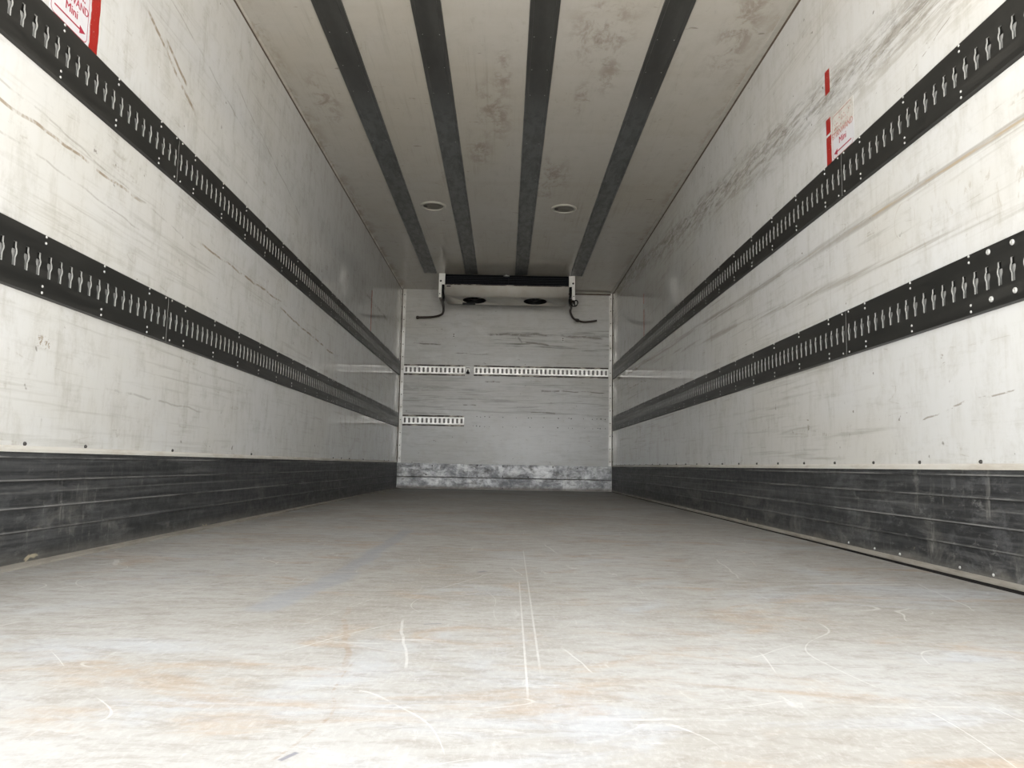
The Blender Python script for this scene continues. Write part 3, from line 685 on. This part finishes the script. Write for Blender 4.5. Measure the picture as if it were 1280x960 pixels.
# ================================================================ marking tapes and signs
def tape(side, y0, y1, z0, z1, mt, label, rag=.004):
    x = XL if side < 0 else XR; k = -side
    bm = bmesh.new(); L_, R_ = [], []
    n = max(4, int((z1-z0)/.012))
    for i in range(n+1):
        z = z1*i/n+z0*(1-i/n)-z0
        L_.append((random.uniform(0, rag*.6), z)); R_.append((y1-y0-random.uniform(0, rag*.3), z))
    prof = L_+R_[::-1]
    prism(bm, [(q[0], q[1]) for q in prof], 'x', 0, k*.0004)
    o = obj('marking_tape', bm, M[mt], None, (x, y0, z0)); return tag(o, label, 'tape', 'red load limit tapes')
ZT = UP0+RH+.0005
tape(-1, 2.0905, 2.139, ZT, 1.842, 'tape', 'bright red vertical tape on the left wall beside the white sign', .008)
tape(1, 2.792, 2.836, 1.741, 1.838, 'tape', 'short detached piece of red tape high on the right wall')
tape(1, 2.791, 2.835, ZT, 1.568, 'tape', 'red tape piece standing on the upper right rail beside the worn sign')
tape(1, 2.792, 2.836, 1.578, 1.640, 'tape', 'small scraped red tape piece just above the worn sign tape on the right wall', .010)
tape(-1, 6.735, 6.775, ZT, 1.83, 'tapef', 'faded dark red tape strip far back on the left wall')
tape(1, 6.725, 6.765, 1.755, 1.846, 'tapef', 'faded upper tape strip far back on the right wall')
tape(1, 6.715, 6.755, ZT, 1.700, 'tapef', 'faded lower tape strip far back on the right wall, above the rail')

def text_mesh(txt, size, bold=0):
    cu = bpy.data.curves.new('lettering', 'FONT'); cu.body = txt; cu.size = size; cu.align_x = 'CENTER'; cu.extrude = .0001
    o = bpy.data.objects.new('lettering', cu); C.objects.link(o)
    dg = bpy.context.evaluated_depsgraph_get(); me = bpy.data.meshes.new_from_object(o.evaluated_get(dg))
    bpy.data.objects.remove(o); bpy.data.curves.remove(cu)
    if bold:                                    # heavier strokes: the same letters again, nudged sideways
        bm = bmesh.new(); bm.from_mesh(me); q = bmesh.ops.duplicate(bm, geom=bm.verts[:]+bm.edges[:]+bm.faces[:])
        bmesh.ops.translate(bm, verts=[v for v in q['geom'] if isinstance(v, bmesh.types.BMVert)], vec=(bold, 0, .00004))
        bmesh.ops.translate(bm, verts=bm.verts, vec=(-bold/2, 0, 0)); bm.to_mesh(me); bm.free()
    return me
def place_text(name, txt, size, u, v, root, side, mt, xs=1, bold=0):
    me = text_mesh(txt, size, bold); me.materials.clear(); me.materials.append(M[mt])
    k = -side
    # letter x runs along +y on the left wall and along -y on the right wall; letter z (up) is world z
    Mx = Matrix(((0, 0, k, 0), (k*xs, 0, 0, 0), (0, 1, 0, 0), (0, 0, 0, 1)))
    me.transform(Mx); me.update()
    if Mx.determinant() < 0: me.flip_normals()
    o = link(name, me, root, (k*.0006, u, v)); return o
def sign(side, y0, y1, z0, z1, label, worn):
    x = XL if side < 0 else XR; k = -side
    t = thing('load_limit_sign', label, 'sign', (x, y0, z0), 'red and white load limit signs')
    wd, hg = y1-y0, z1-z0
    bm = bmesh.new(); prism(bm, [(0, 0), (wd, 0), (wd, hg), (0, hg)], 'x', 0, k*.0003); obj('panel', bm, M['signworn' if worn else 'signw'], t)
    # rounded border line
    b, r, wl_ = .007, .018, .0022 if not worn else .0026
    def rr(ins):
        out = []
        for cx, cz, a0 in ((wd-b-r, hg-b-r, 0), (b+r, hg-b-r, 90), (b+r, b+r, 180), (wd-b-r, b+r, 270)):
            for i in range(7):
                a = math.radians(a0+i*15); out.append((cx+(r-ins)*math.cos(a), cz+(r-ins)*math.sin(a)))
        return out
    A, B = rr(0), rr(wl_); bm = bmesh.new()
    va = [bm.verts.new((k*.0006, *q)) for q in A]; vb = [bm.verts.new((k*.0006, *q)) for q in B]
    for i in range(len(A)):
        if worn and i in (8, 9, 10, 11, 12, 13): continue       # this corner is rubbed away
        j = (i+1) % len(A); bm.faces.new((va[i], va[j], vb[j], vb[i]))
    obj('border', bm, M['redworn' if worn else 'red'], t)
    # arrow, pointing into the box (+y)
    zt = .033 if side < 0 else .028
    bm = bmesh.new(); prism(bm, [(.022, zt-.0024), (wd-.046, zt-.0024), (wd-.046, zt-.012), (wd-.017, zt), (wd-.046, zt+.012), (wd-.046, zt+.0024), (.022, zt+.0024)], 'x', k*.0003, k*.0006)
    obj('arrow', bm, M['red'], t)
    rp_ = 'redworn' if worn else 'red'
    place_text('lettering', 'Mini', .036, wd*.5+(.005 if side < 0 else 0), .052, t, side, 'red', 1.0, .0013)
    place_text('lettering', 'STIRNWAND', .0335, wd*.5, .086, t, side, rp_, .86, .0011)
    # upper lines of print, too worn to read: broken strokes
    rnd = random.Random(5)
    for z in (.118, .134, .148):
        bm = bmesh.new(); u = .022
        while u < wd-.03:
            l = rnd.uniform(.003, .008)
            if rnd.random() < .62:
                h = rnd.uniform(.003, .008); prism(bm, [(u, z), (u+l, z+rnd.uniform(0, .002)), (u+l*.8, z+h), (u+.001, z+h*.8)], 'x', k*.0003, k*.0006)
            u += l+rnd.uniform(.001, .006)
        obj('worn_print', bm, M[rp_], t)
    return t
sign(-1, 1.900, 2.0885, ZT, 1.640, 'white sign with red border and arrow at the top left, above the upper rail', False)
sign(1, 2.604, 2.788, ZT, 1.632, 'half worn sign with red arrow on the right wall, above the upper rail', True)
